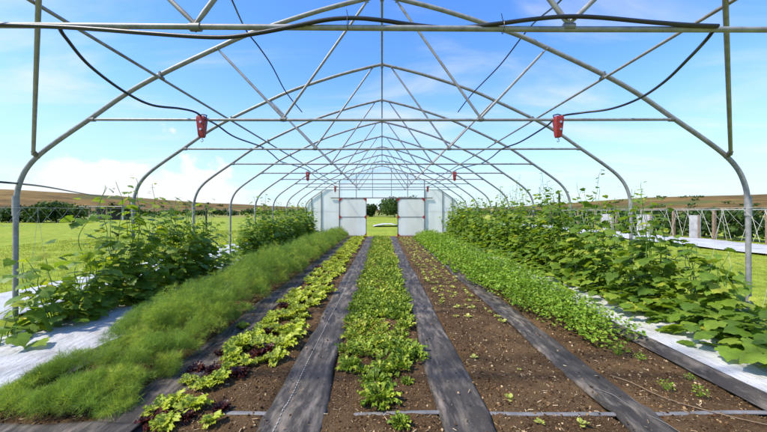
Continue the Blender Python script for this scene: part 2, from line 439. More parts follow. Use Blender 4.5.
# lay-flat hose across the near end of the beds
mb = MB(); mb.tube([(x, 2.44 + .012 * math.sin(x * 3), .014 + .004 * math.sin(x * 5)) for x in np.linspace(-1.25, 3.3, 60)], .022, 10, flat=.45)
tag(mb.build('irrigation_hose', m_plain('dusty_grey_hose', (.15, .145, .14), .6, 0, .4, 9)), 'flat grey irrigation hose lying across the near end of the beds', 'hose')
mb = MB(); mb.tube(smooth_path([(2.12, 2.98, .03), (2.22, 2.86, .03), (2.33, 2.6, .03), (2.6, 2.38, .03), (2.85, 2.25, .03)]), .0035, 6)
tag(mb.build('drip_tube', m_plain('tan_drip_tube', (.20, .14, .08), .6)), 'thin tan drip tube across the soil of the right-hand herb bed', 'tube')
mb = MB(); mb.tube(smooth_path([(1.82, 2.75, .042), (1.9, 2.62, .05), (1.93, 2.45, .045), (2.02, 2.3, .045), (2.05, 2.1, .045)]), .0022, 6)
tag(mb.build('loose_thread', m_plain('faded_thread', (.16, .15, .13), .8)), 'loose pale thread lying on the rightmost fabric path', 'thread')

# ------------------------------------------------------------------ tunnel frame
HALF = [(0, 216), (60, 201), (129, 178.5), (166, 162.5), (220, 137), (256, 117), (290, 93.5), (318, 74.5), (341, 57.5), (354, 44), (361, 31), (365, 16), (366, -5), (366.5, -128)]
RIGHT = [(x * U, CZ + z * U) for x, z in HALF]
def prof(d):
    rp = smooth_path([(x, d, z) for x, z in RIGHT[:-1]], 4) + [Vector((RIGHT[-1][0], d, -.1))]
    return [Vector((-p.x, p.y, p.z)) for p in rp[::-1]][:-1] + rp
def hoop_z(x):
    return float(np.interp(abs(x), [p[0] for p in RIGHT[:10]], [p[1] for p in RIGHT[:10]]))
tunnel = thing('tunnel_frame', 'uncovered grey tubular steel high tunnel frame arching over the beds', 'greenhouse frame', (0, 0, 0))
for n in range(0, 10):
    d = hoop_d(n)
    mb = MB(); mb.tube(prof(d), .0275, 12)
    hp = mb.build('hoop', STEEL, tunnel)
    # sleeve joints and bolts low on the legs
    for s in (-1, 1):
        mb = MB(); mb.tube([(s * 366 * U, d, CZ + 18 * U - .04), (s * 366 * U, d, CZ - .06)], .036, 12)
        for zz in (0, .05): mb.tube([(s * (366 * U - .05), d - .0, CZ + zz), (s * (366 * U + .05), d, CZ + zz)], .008, 6)
        mb.build('leg_sleeve', STEEL, hp)
    if n == 9: continue
    zt = CZ + 91.5 * U + (.07 if n == 0 else 0); xt = 291 * U
    off = 0
    tl, tr = ((.022, -.018) if n == 0 else (0, 0))
    mb = MB(); mb.tube([(-xt, d - off, zt + tl), (-xt * .3, d, zt + tl * .4 - .006), (xt * .3, d, zt + tr * .4 - .006), (xt, d - off, zt + tr)], .0185, 10)
    mb.build('tie_bar', STEEL, hp)
    for s in (-1, 1):
        nx = s * 98.5 * U
        for hx, r in ((s * 14 * U, .0165), (s * 164 * U, .0165)):
            hz = hoop_z(hx) - .02
            A = Vector((nx, d, zt + .02)); B = Vector((hx, d, hz)); t = (B - A).normalized()
            mb = MB(); mb.tube([A, A + t * .10, A + t * .13, B - t * .13, B - t * .10, B], [r * .75, r * 1.05, r, r, r * .9, r * .6], 10)
            mb.tube([B - Vector((0, .04, .005)), B + Vector((0, .04, -.005))], .008, 6)
            mb.build('strut', STEEL, hp)
        mb = MB(); mb.tube([(nx - .035, d, zt), (nx + .035, d, zt)], .027, 10); mb.tube([(nx, d, zt - .03), (nx, d, zt + .05)], .009, 6)
        mb.build('clamp', FRAME, hp)
        mb = MB(); mb.tube([(s * (xt - .05), d, zt + (tl if s < 0 else tr)), (s * (xt + .01), d, zt)], .028, 10); mb.build('clamp', FRAME, hp)
for x in (0, -221 * U, 221 * U):
    z = hoop_z(x) - .05
    mb = MB(); mb.tube([(x, 1.2, z), (x, END, z)], .0165, 10); pl = mb.build('purlin', STEEL, tunnel)
    for n in range(1, 10):
        d = hoop_d(n); mb = MB(); mb.tube([(x, d - .04, z + .01), (x, d + .04, z + .01)], .026, 8); mb.box(x - .012, x + .012, d - .03, d + .03, z, z + .08); mb.build('purlin_clamp', FRAME, pl)
# wind braces: from the knee of the second hoop forward and up to the nearest one
for s in (-1, 1):
    d1, d0 = hoop_d(1), hoop_d(0)
    xa = s * 345.5 * U; xb = xa * d0 / d1
    A = Vector((xa, d1 - .035, CZ + 56 * U)); B = Vector((xb, d0 + .03, hoop_z(xb) - .02))
    mb = MB(); mb.tube([A, B], .0195, 10)
    br = mb.build('wind_brace', STEEL, tunnel)
    mb = MB(); mb.tube([A + Vector((0, .05, -.03)), A + (B - A).normalized() * .07], .027, 8); mb.build('clamp', FRAME, br)

# ------------------------------------------------------------------ end wall with sliding doors
EW = END + .06
wall = thing('end_wall', 'far gable wall of milky white panels with two open sliding doors', 'end wall', (0, EW, 0))
def wpoly(x0, x1, n=14, zmax=9, z0=.0):
    xs_ = np.linspace(x0, x1, n)
    top = [(x, min(hoop_z(x) - .03, zmax)) for x in xs_]
    return [(x0, z0)] + top + [(x1, z0)]
mb = MB()
for s in (-1, 1):
    a, b = sorted((s * 2.56, s * 4.50)); mb2 = MB(); mb2.prism(wpoly(a, b, 14, 2.83), -.006, .006); mb2.build('wall_panel', PANEL, wall, False)
    a, b = sorted((s * 1.55, s * 2.54)); mb2 = MB(); mb2.prism([(a, 0), (a, 2.30), (b, 2.30), (b, 0)], -.006, .006); mb2.build('wall_panel', PANEL, wall, False)
mb = MB(); mb.prism(wpoly(-2.53, 2.53, 25, 9, 2.36), -.004, .004); mb.build('clear_film', FILM, wall, False)
def bar(name, p, q, r=.022, mat=FRAME, par=None):
    m_ = MB(); p = Vector(p); q = Vector(q)
    t = (q - p).normalized(); a = Vector((0, 1, 0)); b = t.cross(a)
    vs = [e + a * (r * i_) + b * (r * j_) for e in (p, q) for i_, j_ in ((-1, -1), (1, -1), (1, 1), (-1, 1))]
    m_.add(vs, [(0, 1, 2, 3), (7, 6, 5, 4), (0, 4, 5, 1), (1, 5, 6, 2), (2, 6, 7, 3), (3, 7, 4, 0)])
    return m_.build(name, mat, par or wall, False)
for s in (-1, 1):
    for x in (4.23, 3.65): bar('post', (s * x, -.035, -.05), (s * x, -.035, min(hoop_z(x), 9) - .02), .02)
    bar('post', (s * 2.56, -.035, -.05), (s * 2.56, -.035, hoop_z(2.56)), .026)
    bar('post', (s * 1.55, .04, -.05), (s * 1.55, .04, hoop_z(1.55)), .022)
    bar('post', (s * .57, .04, 2.36), (s * .57, .04, hoop_z(.57)), .018)
    a, b = sorted((s * 1.57, s * 4.5)); bar('girt', (a, .035, 1.52), (b, .035, 1.52), .02)
bar('door_track', (-3.08, -.075, 2.345), (3.04, -.075, 2.345), .026)
bar('header', (-2.5, .035, 2.85), (2.5, .035, 2.85), .016)
bar('threshold', (-2.6, -.075, .03), (2.6, -.075, .03), .016, m_plain('orange_painted_steel', (.45, .13, .05), .5))
for s in (-1, 1):
    a, b = sorted((s * .925, s * 2.575)); y = -.075
    dr = MB(); dr.box(a, b, y - .008, y + .008, .06, 2.30)
    door = dr.build('door', PANEL, wall, False)
    for x in (a + .02, b - .02): bar('door_frame', (x, y - .002, .055), (x, y - .002, 2.31), .021, FRAME, door)
    for z in (.075, 1.2, 2.29): bar('door_rail', (a + .042, y - .002, z), (b - .042, y - .002, z), .016, FRAME, door)
    for x, sx in ((a + .042, 1), (b - .042, -1)):
        for z, sh in ((.075, 'b'), (1.2, 'm'), (2.29, 't')):
            g = MB()
            if sh == 'b': poly = [(x - sx * .05, z - .04), (x + sx * .17, z - .04), (x - sx * .05, z + .2)]
            elif sh == 't': poly = [(x - sx * .05, z + .03), (x + sx * .17, z + .03), (x - sx * .05, z - .2)]
            else: poly = [(x - sx * .05, z - .15), (x + sx * .12, z), (x - sx * .05, z + .15)]
            g.prism(poly, y - .034, y - .027); g.build('gusset', RED, door, False)

# ------------------------------------------------------------------ hoses, cables and the red hanging boxes
def hose(label, pts, r, name='hose', cat='hose', k=8, seg=10, mat=BLACK):
    m_ = MB(); m_.tube(smooth_path(pts, k), r, seg); o = m_.build(name, mat); tag(o, label, cat); return o
d = hoop_d(0)
tz = lambda x: CZ + 91.5 * U + .03 - x / 3.6 * .022
pts = [P(-60, 24, 2.09), P(0, 25, 2.09), P(60, 27, 2.09), P(100, 29.5, 2.09), P(145, 33, 2.09), P(195, 36.5, 2.09), P(228, 37, 2.09), P(258, 33, 2.09), P(290, 27, 2.09), P(325, 20, 2.10), P(352, 18, 2.10),
       P(380, 20, 2.11), P(415, 25, 2.16), P(455, 28, 2.16), P(495, 24, 2.10), P(530, 19.5, 2.10), P(565, 16.5, 2.10), P(600, 17.5, 2.10), P(650, 22, 2.10), P(690, 25, 2.10), P(718, 26, 2.10)]
hose('black hose tied along the nearest cross bar overhead', pts, .0135)
mb = None
hL = [P(60, 29, 2.13), P(66, 38, 2.2), P(90, 66, 2.5), P(125, 92, 2.95), P(152, 105, 3.3), P(180, 108.5, 3.7), P(195, 112, 3.9), P(204, 118, 4.02), P(217, 125, 4.4), P(235, 137, 4.95), P(262, 147, 5.93),
      P(272, 154, 6.8), P(281, 161.5, 7.83), P(293, 165, 8.8), P(307.5, 170, 9.73), P(316, 177, 11.6), P(326, 182, 13.5), P(338, 187, 15.43)]
hR = [P(713, 31, 2.13), P(706, 40, 2.2), P(690, 57, 2.45), P(664, 82, 2.85), P(638, 99, 3.3), P(610, 109, 3.65), P(580, 113, 3.9), P(558, 117, 4.02), P(545, 127, 4.45), P(520, 142, 5.2), P(502, 149, 5.93),
      P(492, 157, 7.0), P(482, 163, 7.83), P(470, 166, 8.8), P(456, 170, 9.73), P(448, 178, 11.6), P(438, 182, 13.5), P(427, 187, 15.43)]
hose('black feed hose looping down from the near bar to the left red boxes', hL, .012)
hose('black feed hose looping down from the near bar to the right red boxes', hR, .012)
hose('thin dark cable sagging from the roof hoops left of the ridge', [P(215, -40, 2.6), P(232, 0, 3.1), P(246, 30, 3.9), P(259, 47, 4.15), P(272, 66, 4.6), P(286, 92, 5.2), P(302, 112, 5.9)], .009, 'cable', 'cable')
hose('thin dark cable sagging from the roof hoops right of the ridge', [P(590, -40, 2.5), P(561, 0, 3.0), P(530, 27, 3.95), P(500, 65, 4.7), P(472, 94, 5.4), P(458, 112, 5.9)], .009, 'cable', 'cable')
hose('black cable running out past the near left hoop leg', [P(-70, 176, 3.3), P(0, 182, 3.7), P(22, 184, 4.15), P(50, 187.5, 5.3), P(92, 195, 8.5), P(135, 201, 13), P(165, 208, 18), P(168, 211, 18.2)], .012, 'cable', 'cable')
# cable ties
for k, (px, py) in enumerate([(348, 20), (503, 24)]):
    m_ = MB(); c0 = P(px, py + 3, 2.11); pts = [(c0[0] + .002 * math.sin(a), c0[1] + .03 * math.sin(a), c0[2] + .042 * math.cos(a)) for a in np.linspace(0, 2 * PI, 15)]
    m_.tube(pts, .0025, 5); m_.tube([(c0[0], c0[1], c0[2] + .04), (c0[0] - .01, c0[1], c0[2] + .09)], .0025, 5)
    tag(m_.build('cable_tie', BLACK), 'black cable tie on the near cross bar %s' % ('just left of the ridge line' if k == 0 else 'right of the ridge line by the strut'), 'cable tie')

def red_box(x, n, label):
    d = hoop_d(n); z = CZ + 91.5 * U
    t = thing('hanging_box', label, 'hanging box', (x, d - .02, z), 0, 'red boxes hanging from the cross bars')
    m_ = MB()
    sec = [(.03, .043, .04), (.015, .05, .045), (-.03, .05, .045), (-.21, .034, .034), (-.235, .027, .028)]
    vs = [(sx * w, sy * h - .01, zz) for zz, w, h in sec for sx, sy in ((-1, -1), (1, -1), (1, 1), (-1, 1))]
    fs = [(3, 2, 1, 0), tuple(len(vs) - 4 + k for k in range(4))]
    for i_ in range(len(sec) - 1):
        for k in range(4): fs.append((i_ * 4 + k, i_ * 4 + (k + 1) % 4, i_ * 4 + 4 + (k + 1) % 4, i_ * 4 + 4 + k))
    m_.add(vs, fs); m_.build('case', RED, t, True, .006)
    m_ = MB(); m_.tube([(-.046, 0, .02), (-.056, 0, .045), (0, 0, .06), (.056, 0, .045), (.046, 0, .02)], .008, 8); m_.build('bracket', DARK, t)
    m_ = MB()
    for zz in (-.05, -.14): m_.tube([(.008, -.062, zz), (.008, -.045, zz)], .014, 10)
    m_.build('screw', CHROME, t)
    m_ = MB(); m_.tube([(0, -.01, -.225), (0, -.01, -.25)], .006, 8); m_.tube([(-.0, -.01, -.25), (.014, -.01, -.262), (.012, -.01, -.282), (-.004, -.01, -.288), (-.012, -.01, -.276)], .006, 8); m_.build('hook', CHROME, t)
for s, side in ((-1, 'left'), (1, 'right')):
    for n, w in ((1, 'nearest red tapered box with a hook hanging under the cross bar on the %s'), (4, 'middle small red box hanging from a cross bar on the %s'), (7, 'farthest tiny red box hanging near the end wall on the %s')):
        red_box((-2.25 if s < 0 else 2.20), n, w % side)

# ------------------------------------------------------------------ plants
half = [(.0, .0), (.15, -.13), (.33, -.15), (.48, -.02), (.45, .12), (.55, .24), (.53, .42), (.37, .52), (.30, .72), (.13, .86)]
out = half[1:] + [(0, 1.0)] + [(-x, y) for x, y in half[:0:-1]]
tvl = [(0, .02, 0), (0, .38, .06)] + [(x, y, 0) for x, y in out]
CLV = np.array(tvl, float)
r2 = CLV[:, 0] ** 2 + (CLV[:, 1] - .35) ** 2
CLV[:, 2] = .05 - .42 * r2 + .07 * np.abs(CLV[:, 0]) + .02 * np.array([(-1) ** i_ for i_ in range(len(CLV))])
CLV[0, 2] = -.02; CLV[1, 2] = .03
n_ = len(CLV)
CLF = [(1, 2 + i_, 3 + i_) for i_ in range(n_ - 3)] + [(1, 0, 2), (1, n_ - 1, 0)]
CLF = [(a_, c_, b_) if False else (a_, b_, c_) for a_, b_, c_ in CLF]

def cuke_plant(name, label, x, y, h, side, vines=5, spread=.45, group=None, low=True, dens=1.0, lown=30):
    """side = -1 left row, +1 right row"""
    t = thing(name, label, 'cucumber plant', (x, y, .06), 0, group)
    pos = []; M = []; Nn = []; sz = []; stems = MB(); flowers = []
    for k in range(vines):
        by = RNG.uniform(-.5, .5); bx = RNG.normal(0, .08)
        hh = h * (.55 + .65 * RNG.random() ** .7)
        p = np.array([bx, by * .5, 0]); pts = [tuple(p)]; dirv = np.array([RNG.normal(0, .12) - side * .08, by * .6, 1.0])
        steps = max(4, int(hh / .085))
        for i_ in range(steps):
            dirv = unit(dirv + RNG.normal(0, .16, 3) * np.array([1, 1, .4]) + np.array([-(p[0]) * .25, -(p[1] - by * .8) * .3, .12]))
            p = p + dirv * .085; pts.append(tuple(p))
            fr = i_ / steps
            reps = 2 if RNG.random() < .95 * dens * (1.1 - fr) else 1
            if fr > .55 and RNG.random() < (fr - .45) * (.85 if side > 0 else .6): reps = 0
            if RNG.random() > dens * 1.2: reps = 0
            for _ in range(reps):
                an = RNG.uniform(0, 2 * PI); o_ = np.array([math.cos(an), math.sin(an), 0.])
                o_[0] += -side * .35; o_ = unit(o_)
                wide = 1.0 + .9 * (1 - fr)
                q = p + o_ * RNG.uniform(.05, .20) * wide + np.array([0, 0, RNG.uniform(0, .07)])
                pos.append(q); M.append(o_ * .9 + np.array([0, 0, RNG.uniform(-.75, .1)])); Nn.append(np.array([0, 0, .75]) + o_ * .5 + RNG.normal(0, .28, 3))
                s_ = RNG.uniform(.08, .205) * (1 - .45 * fr ** 3)
                sz.append(s_)
            if RNG.random() < .06 and fr > .2 and y < 9:
                q = p + RNG.normal(0, .06, 3); fl_ = MB(); flowers.append(fl_); fl_.add([q + np.array(a_) * .022 for a_ in ((0, 0, 0), (1, 0, .6), (.3, .95, .6), (-.8, .6, .6), (-.8, -.6, .6), (.3, -.95, .6))], [(0, i2 + 1, (i2 + 1) % 5 + 1) for i2 in range(5)])
        # climbing tip with small leaves
        if h > 1.2 and RNG.random() < (.5 if side > 0 else .28):
            for i_ in range(int(RNG.integers(2, 6))):
                p = p + np.array([RNG.normal(0, .015), RNG.normal(0, .015), .075]); pts.append(tuple(p))
                an = RNG.uniform(0, 2 * PI); o_ = np.array([math.cos(an), math.sin(an), .1])
                pos.append(p + o_ * .035); M.append(o_); Nn.append(np.array([0, 0, 1]) + RNG.normal(0, .3, 3)); sz.append(RNG.uniform(.04, .075))
        stems.tube(pts, [.007 - .004 * j / len(pts) for j in range(len(pts))], 5, False)
    if low:
        for _ in range(int(lown * dens)):
            o_ = unit(np.array([-side * RNG.uniform(.1, 1), RNG.normal(0, .7), 0.]))
            rr_ = RNG.uniform(.1, spread + .12)
            q = np.array([-side * rr_ * RNG.uniform(.4, 1), RNG.uniform(-.5, .5), RNG.uniform(.05, .5) * (1.1 - .6 * rr_ / (spread + .12))])
            pos.append(q); M.append(o_ + np.array([0, 0, RNG.uniform(-.55, .1)])); Nn.append(np.array([0, 0, 1.]) + o_ * .3 + RNG.normal(0, .25, 3)); sz.append(RNG.uniform(.12, .21))
    c = Cloud(); k = len(pos)
    if k == 0: return t
    pos = np.array(pos); pos[:, 2] = np.maximum(pos[:, 2], .03)
    tone = np.clip(RNG.beta(2, 2.4, k) + .25 * (np.array(sz) < .08), 0, .93)
    tone = np.where(RNG.random(k) < .03, 1, tone)
    c.place(CLV, CLF, basis(np.array(M), np.array(Nn)), pos, tone, np.array(sz))
    # petioles
    c.build('foliage', CUKE, t)
    stems.build('stem', STEM, t)
    for fl_ in flowers: fl_.build('flower', YELLOW, t, False)
    return t
ords = ['first', 'second', 'third', 'fourth', 'fifth', 'sixth', 'seventh', 'eighth', 'ninth', 'last']
def hprof(side, y):
    if side > 0: return float(np.interp(y, [2.8, 3.4, 3.9, 4.5, 5.2, 6.4, 8, 19], [.5, .62, .92, 1.35, 1.7, 1.75, 1.66, 1.68]))
    return float(np.interp(y, [2.5, 3.6, 4.1, 4.5, 5.2, 6.3, 7.4, 8.3, 9.0, 9.8, 10.6, 19], [.10, .16, .80, 1.3, 1.75, 1.75, 1.6, 1.0, .95, 1.5, 1.72, 1.75]))
y = 2.85; i_ = 0
for side, nm in ((-1, 'left'), (1, 'right')):
    for j in range(0, 18):
        y = D1 + .475 * 2 * (j - 1) + (.1 if side > 0 else .25)
        if y > END - .35: break
        h = hprof(side, y) * (RNG.uniform(.98, 1.2) if side > 0 else RNG.uniform(.86, 1.02))
        k = j - 1
        if j == 0: where = 'nearest low'; lab = 'lowest nearest cucumber plant spreading on the white plastic on the %s' % nm
        else:
            o1 = ords[k // 2]; o2 = ords[k // 2 + 1]
            look = 'sparse' if (side < 0 and 8 < y < 9.6) else 'leafy'
            lab = ('%s cucumber plant beside the %s leg in view, %s row' % (look, o1, nm)) if k % 2 == 0 else ('%s cucumber plant between the %s and %s legs in view, %s row' % (look, o1, o2, nm))
        dens = 1.0 if not (side < 0 and (y < 4 or 8 < y < 9.6)) else .6
        xx = side * (4.22 if side < 0 else 4.12)
        if side > 0 and y < 4.6: xx = 4.26
        cuke_plant('cucumber_plant', lab, xx, y, h, side, vines=(15 if side > 0 else 16) if dens == 1 else 4, spread=(.78 if (5.0 < y < 6.4 or y > 7.8) else .82 if y < 5 else .6) if side > 0 else (.35 if y < 4.8 else .75), lown=100 if (side > 0 and y < 5) else 60,
                   group='cucumber plants in the %s row' % nm, dens=dens, low=not (side < 0 and y < 4.6))
cuke_plant('cucumber_plant', 'broad cucumber leaves at the right picture edge over the white plastic', 4.15, 2.75, .5, 1, 7, .85, 'cucumber plants in the right row')
cuke_plant('cucumber_plant', 'few low cucumber leaves beside the near left hoop leg base', -4.45, 3.75, .16, -1, 3, .3, 'cucumber plants in the left row', True, .35)

# trellis: posts, top wire, white strings
for s, nm in ((-1, 'left'), (1, 'right')):
    t = thing('trellis', 'trellis of white strings and top wire behind the %s cucumber row' % nm, 'trellis', (s * 4.5, 0, 0))
    m_ = MB(); m_.tube([(0, 2.0, 1.60), (0, END - .2, 1.60)], .002, 6); m_.build('top_wire', ROPE, t)
    y = 2.4
    while y < 12:
        w = RNG.uniform(.14, .28)
        for q, y2 in ((y, y + w), (y + .02, y - w * .8)):
            m_ = MB(); m_.tube([(0, q, 1.60), (RNG.normal(0, .02), y2, .05)], .002, 4, False); m_.build('string', ROPE, t)
        y += RNG.uniform(.5, 1.3)
    # short sagging net along the top
    m_ = MB(); y = 3.6
    while y < 5.2:
        m_.tube([(0, y, 1.60), (.01, y + .1, 1.48), (0, y + .2, 1.60)], .0015, 4, False); m_.tube([(0, y + .1, 1.48), (.01, y + .2, 1.37), (0, y + .3, 1.48)], .0015, 4, False)
        y += .2
    m_.build('netting', ROPE, t)
for x, y, h, lab in ((4.35, 7.85, 1.98, 'dark wooden stake with a leafy tip in the right cucumber row'), (-4.4, 8.0, 1.72, 'short dark stake in the left cucumber row by the third leg'), (4.35, 12.2, 1.9, 'thin dark stake farther back in the right cucumber row')):
    m_ = MB(); m_.tube([(0, 0, -.1), (.01, 0, h * .5), (0, 0, h)], .024, 8)
    o = m_.build('stake', DARK); o.location = (x, y, 0); tag(o, lab, 'stake')

# dill: feathery bed
needle = np.array([(-.5, 0, 0), (.5, 0, 0), (0, 1, 0)], float)
c = Cloud()
NPL = 800
py_ = 2.42 + (RNG.random(NPL) ** 1.25) * (END - 2.75); px_ = RNG.uniform(-3.04, -1.98, NPL)
for x, y in zip(px_, py_):
    hmax = float(np.interp(y, [2.3, 2.6, 3.2, 4.5, 7, 12, 19], [.14, .22, .42, .56, .66, .66, .58]))
    edge = 1 - .62 * abs((x + 2.53) / .56) ** 2.4
    h = hmax * edge * RNG.uniform(.72, 1.22)
    h *= 1 + .22 * float(fbm(np.array(x * 1.5), np.array(y * 1.5), 2))
    if y < 5.5 and float(fbm(np.array(x * 2.6 + 3), np.array(y * 2.6), 2)) < -.38: continue
    n = int(1500 if y < 4 else 1050 if y < 7 else 600 if y < 11 else 360); ptone = RNG.normal(0, .13)
    lf = 1.0 if y < 4 else 1.2 if y < 7 else 1.7 if y < 11 else 2.3
    # stems fanning out, each ending in feathery tufts of needles
    nt_ = int(n / 14); ang = RNG.uniform(0, 2 * PI, nt_); th = np.arccos(1 - RNG.random(nt_) * 1.15); pr = RNG.uniform(.10, .19) * (.6 + .8 * h)
    sd = np.stack([np.cos(ang) * np.sin(th), np.sin(ang) * np.sin(th), np.cos(th)], -1); shell = RNG.random(nt_) ** .35
    tuft = sd * shell[:, None] * np.array([pr, pr, h * .45]) + np.array([0, 0, h * .55]) + RNG.normal(0, .012, (nt_, 3))
    w = RNG.integers(0, nt_, n)
    dr = unit(sd[w] * .55 + RNG.normal(0, .62, (n, 3)))
    base = tuft[w] + dr * RNG.uniform(0, .018, (n, 1)) * lf
    nn = RNG.normal(0, 1, (n, 3))
    wid = RNG.uniform(.0011, .0023, n) * lf * 1.15; ln = RNG.uniform(.022, .068, n) * (1 + .25 * (lf - 1))
    R = basis(dr, nn); R[:, :, 0] *= (wid / ln)[:, None]
    base[:, 2] = np.maximum(base[:, 2], .01)
    tn = np.clip(RNG.normal(.5 + .35 * float(fbm(np.array(x * 2 + 9), np.array(y * 2), 2)), .1, n) + RNG.normal(0, .12, nt_)[w] + ptone, 0, 1)
    c.place(needle, [(0, 1, 2)], R, base + np.array([x, y, .01]), tn, ln)
o = c.build('dill_bed', DILL, None, False)
tag(o, 'long feathery green dill growing in the bed left of the lettuce', 'dill', None, 'stuff')

# generic leaf template with wavy edge: strips
def leaf_tmpl(nl=5, width=lambda t: math.sin(PI * t ** .8) , curl=.5, wave=.08, fold=.15):
    v = []; f = []
    for i_ in range(nl + 1):
        t = i_ / nl; w = width(t); zc = math.sin(t * 1.5) * .0 - curl * t * t
        for j, u in enumerate((-1, -.5, 0, .5, 1)):
            v.append((u * w, t, zc + fold * abs(u) * w + wave * abs(u) * math.sin(i_ * 2.4 + u * 3)))
    for i_ in range(nl):
        for j in range(4):
            a = i_ * 5 + j; f += [(a, a + 1, a + 6), (a, a + 6, a + 5)]
    return np.array(v, float), f
LETT = leaf_tmpl(7, lambda t: .07 + .25 * max(0, math.sin(PI * min(1, t * .93))) ** .9 * (.5 + .8 * t), .45, .24, .35)
ROCK = leaf_tmpl(7, lambda t: .03 + (.12 + .06 * math.sin(t * 17)) * smoothstep(.25, .6, np.array(t)) * (1 - smoothstep(.8, 1.05, np.array(t))), .35, .14, .25)
ROUND = leaf_tmpl(4, lambda t: .03 + .34 * max(0, math.sin(PI * max(0, t * 1.15 - .18) if t < 1 else 0)) ** .8, .2, .05, .15)

def rosette(tm, n, rmin, rmax, tiltmin, tiltmax, tone=(.3, .9), wob=.25, center=.02):
    """leaves from the plant centre: inner ones upright, outer ones lying out"""
    k = np.arange(n); fr = (k + .5) / n
    an = k * 2.39996 + RNG.normal(0, .3, n)
    tilt = tiltmin + (tiltmax - tiltmin) * fr + RNG.normal(0, .12, n)
    m = np.stack([np.cos(an) * np.sin(tilt), np.sin(an) * np.sin(tilt), np.cos(tilt)], -1)
    nn = np.stack([-np.cos(an) * np.cos(tilt), -np.sin(an) * np.cos(tilt), np.sin(tilt)], -1) + RNG.normal(0, wob, (n, 3))
    sz = RNG.uniform(rmin, rmax, n) * (.75 + .35 * fr)
    pos = np.stack([np.cos(an), np.sin(an), np.zeros(n)], -1) * center
    return basis(m, nn), pos, np.clip(RNG.uniform(tone[0], tone[1], n), 0, 1), sz
def rosette_mesh(name, tm, mat, *a, **k):
    c = Cloud(); R, p, t, s = rosette(tm, *a, **k); c.place(tm[0], tm[1], R, p, t, s)
    me = mesh_np(name, np.concatenate(c.v), np.concatenate(c.f), np.concatenate(c.t)); me.materials.append(mat); return me
lime = [rosette_mesh('green_lettuce', LETT, LIME, 17, .10, .18, .05, .95) for _ in range(5)]
wine = [rosette_mesh('red_lettuce', LETT, WINE, 28, .09, .15, .1, 1.15, (.1, .85)) for _ in range(3)]
def put(me, name, x, y, s, lab, cat, grp, z=None):
    o = link(bpy.data.objects.new(name, me)); o.location = (x, y, float(soil_z(np.array(x), np.array(y))) + .01 if z is None else z)
    o.rotation_euler = (RNG.normal(0, .08), RNG.normal(0, .08), RNG.uniform(0, 2 * PI)); o.scale = (s, s, s * RNG.uniform(.9, 1.15))
    return tag(o, lab, cat, grp)
def gp(px, py):
    d = F * CZ / (py - HY); return (px - CX) * d / F, d
front_green = [(165, 424, 'lime green lettuce nearest the bottom edge beside the black path'), (193, 405, 'lime lettuce in front of the row beside the dark red lettuce'), (212, 420, 'small lime lettuce at the bottom of the left bed'), (176, 398, None), (205, 385, None), (188, 378, None), (220, 380, None), (228, 366, None), (247, 362, 'pale lime lettuce near the fabric path edge by red leaves'), (262, 358, None), (266, 343, None), (240, 345, None), (243, 322, None), (270, 322, None), (160, 408, None)]
for px, py, lb in front_green:
    x, y = gp(px, py + 6); put(random.choice(lime), 'green_lettuce', x, y, RNG.uniform(.5, .78), lb or 'lime green lettuce among the front plants of the left bed', 'lettuce', None if lb else 'front green lettuces')
front_red = [(152, 418, 'dark red lettuce beside the black fabric at lower left'), (222, 408, 'dark purple lettuce on bare soil nearest the fabric path'), (222, 350, 'largest dark red lettuce clump behind the green front ones'), (196, 366, None), (268, 330, None), (238, 372, None), (185, 415, None), (214, 368, None), (248, 343, None)]
for px, py, lb in front_red:
    x, y = gp(px, py + 5); put(random.choice(wine), 'red_lettuce', x, y, RNG.uniform(.5, .8), lb or 'dark red lettuce among the front plants of the left bed', 'lettuce', None if lb else 'front red lettuces')
y = 3.35
while y < END - .4:
    for x0 in (-1.57, -1.35, -1.13):
        if RNG.random() < (.86 if y < 7.5 else .95):
            red = RNG.random() < (.35 if y < 3.8 or 4.6 < y < 5.1 else .03)
            me = random.choice(wine if red else lime)
            put(me, 'red_lettuce' if red else 'green_lettuce', x0 + RNG.normal(0, .05), y + RNG.normal(0, .05), RNG.uniform(.65, 1.05),
                'dark red lettuce in the long row left of the fabric path' if red else 'lime green lettuce in the long row left of the fabric path', 'lettuce', 'red lettuces in the left bed' if red else 'green lettuces in the left bed')
    y += .24 if y < 9 else .30

# middle bed of salad greens
salad = [rosette_mesh('salad_plant', ROCK, SALAD, 70, .07, .17, .05, 1.2, (.05, .95), .6, .05) for _ in range(6)]
fronts = [(380, 402, .95, 'tall single salad plant nearest the camera in the middle bed'), (376, 385, .8, 'leafy salad plant just behind the nearest one, middle bed'), (407, 383, .35, 'tiny lone salad seedling on bare soil near the right fabric path'), (400, 428, .45, 'small salad sprout at the bottom of the middle bed'),
          (350, 368, .7, None), (362, 372, .5, None), (400, 370, .75, None), (383, 374, .7, None)]
for px, py, s, lb in fronts:
    x, y = gp(px, py); put(random.choice(salad), 'salad_plant', x, y, s, lb or 'bushy salad plant on the front edge of the middle bed', 'salad plant', None if lb else 'front plants of the middle bed')
c = Cloud(); y = 3.28
while y < END - .2:
    st = .10 if y < 8 else .16
    for x0 in np.arange(-.37, .38, .115):
        if RNG.random() < (.9 if y > 4.6 else .66) and float(fbm(np.array(x0 * 4 + 20), np.array(y * 1.6), 2)) > (-.36 if y < 4.5 else -.5):
            n = 44 if y < 7 else 24
            R, p, t, s = rosette(ROCK, n, .06, .15, .05, 1.1, (.05, .95), .6, .05); s = s * RNG.uniform(.6, 1.15, n)
            pass
            t = np.clip(t + .3 * float(fbm(np.array(x0 * 3), np.array(y * 1.2), 2)), 0, 1)
            sc = RNG.uniform(.6, 1.0) * (1 if y < 8 else 1.15)
            c.place(ROCK[0], ROCK[1], R, p + np.array([x0 + RNG.normal(0, .035), y + RNG.normal(0, .04), .02]), t, s * sc)
    y += st
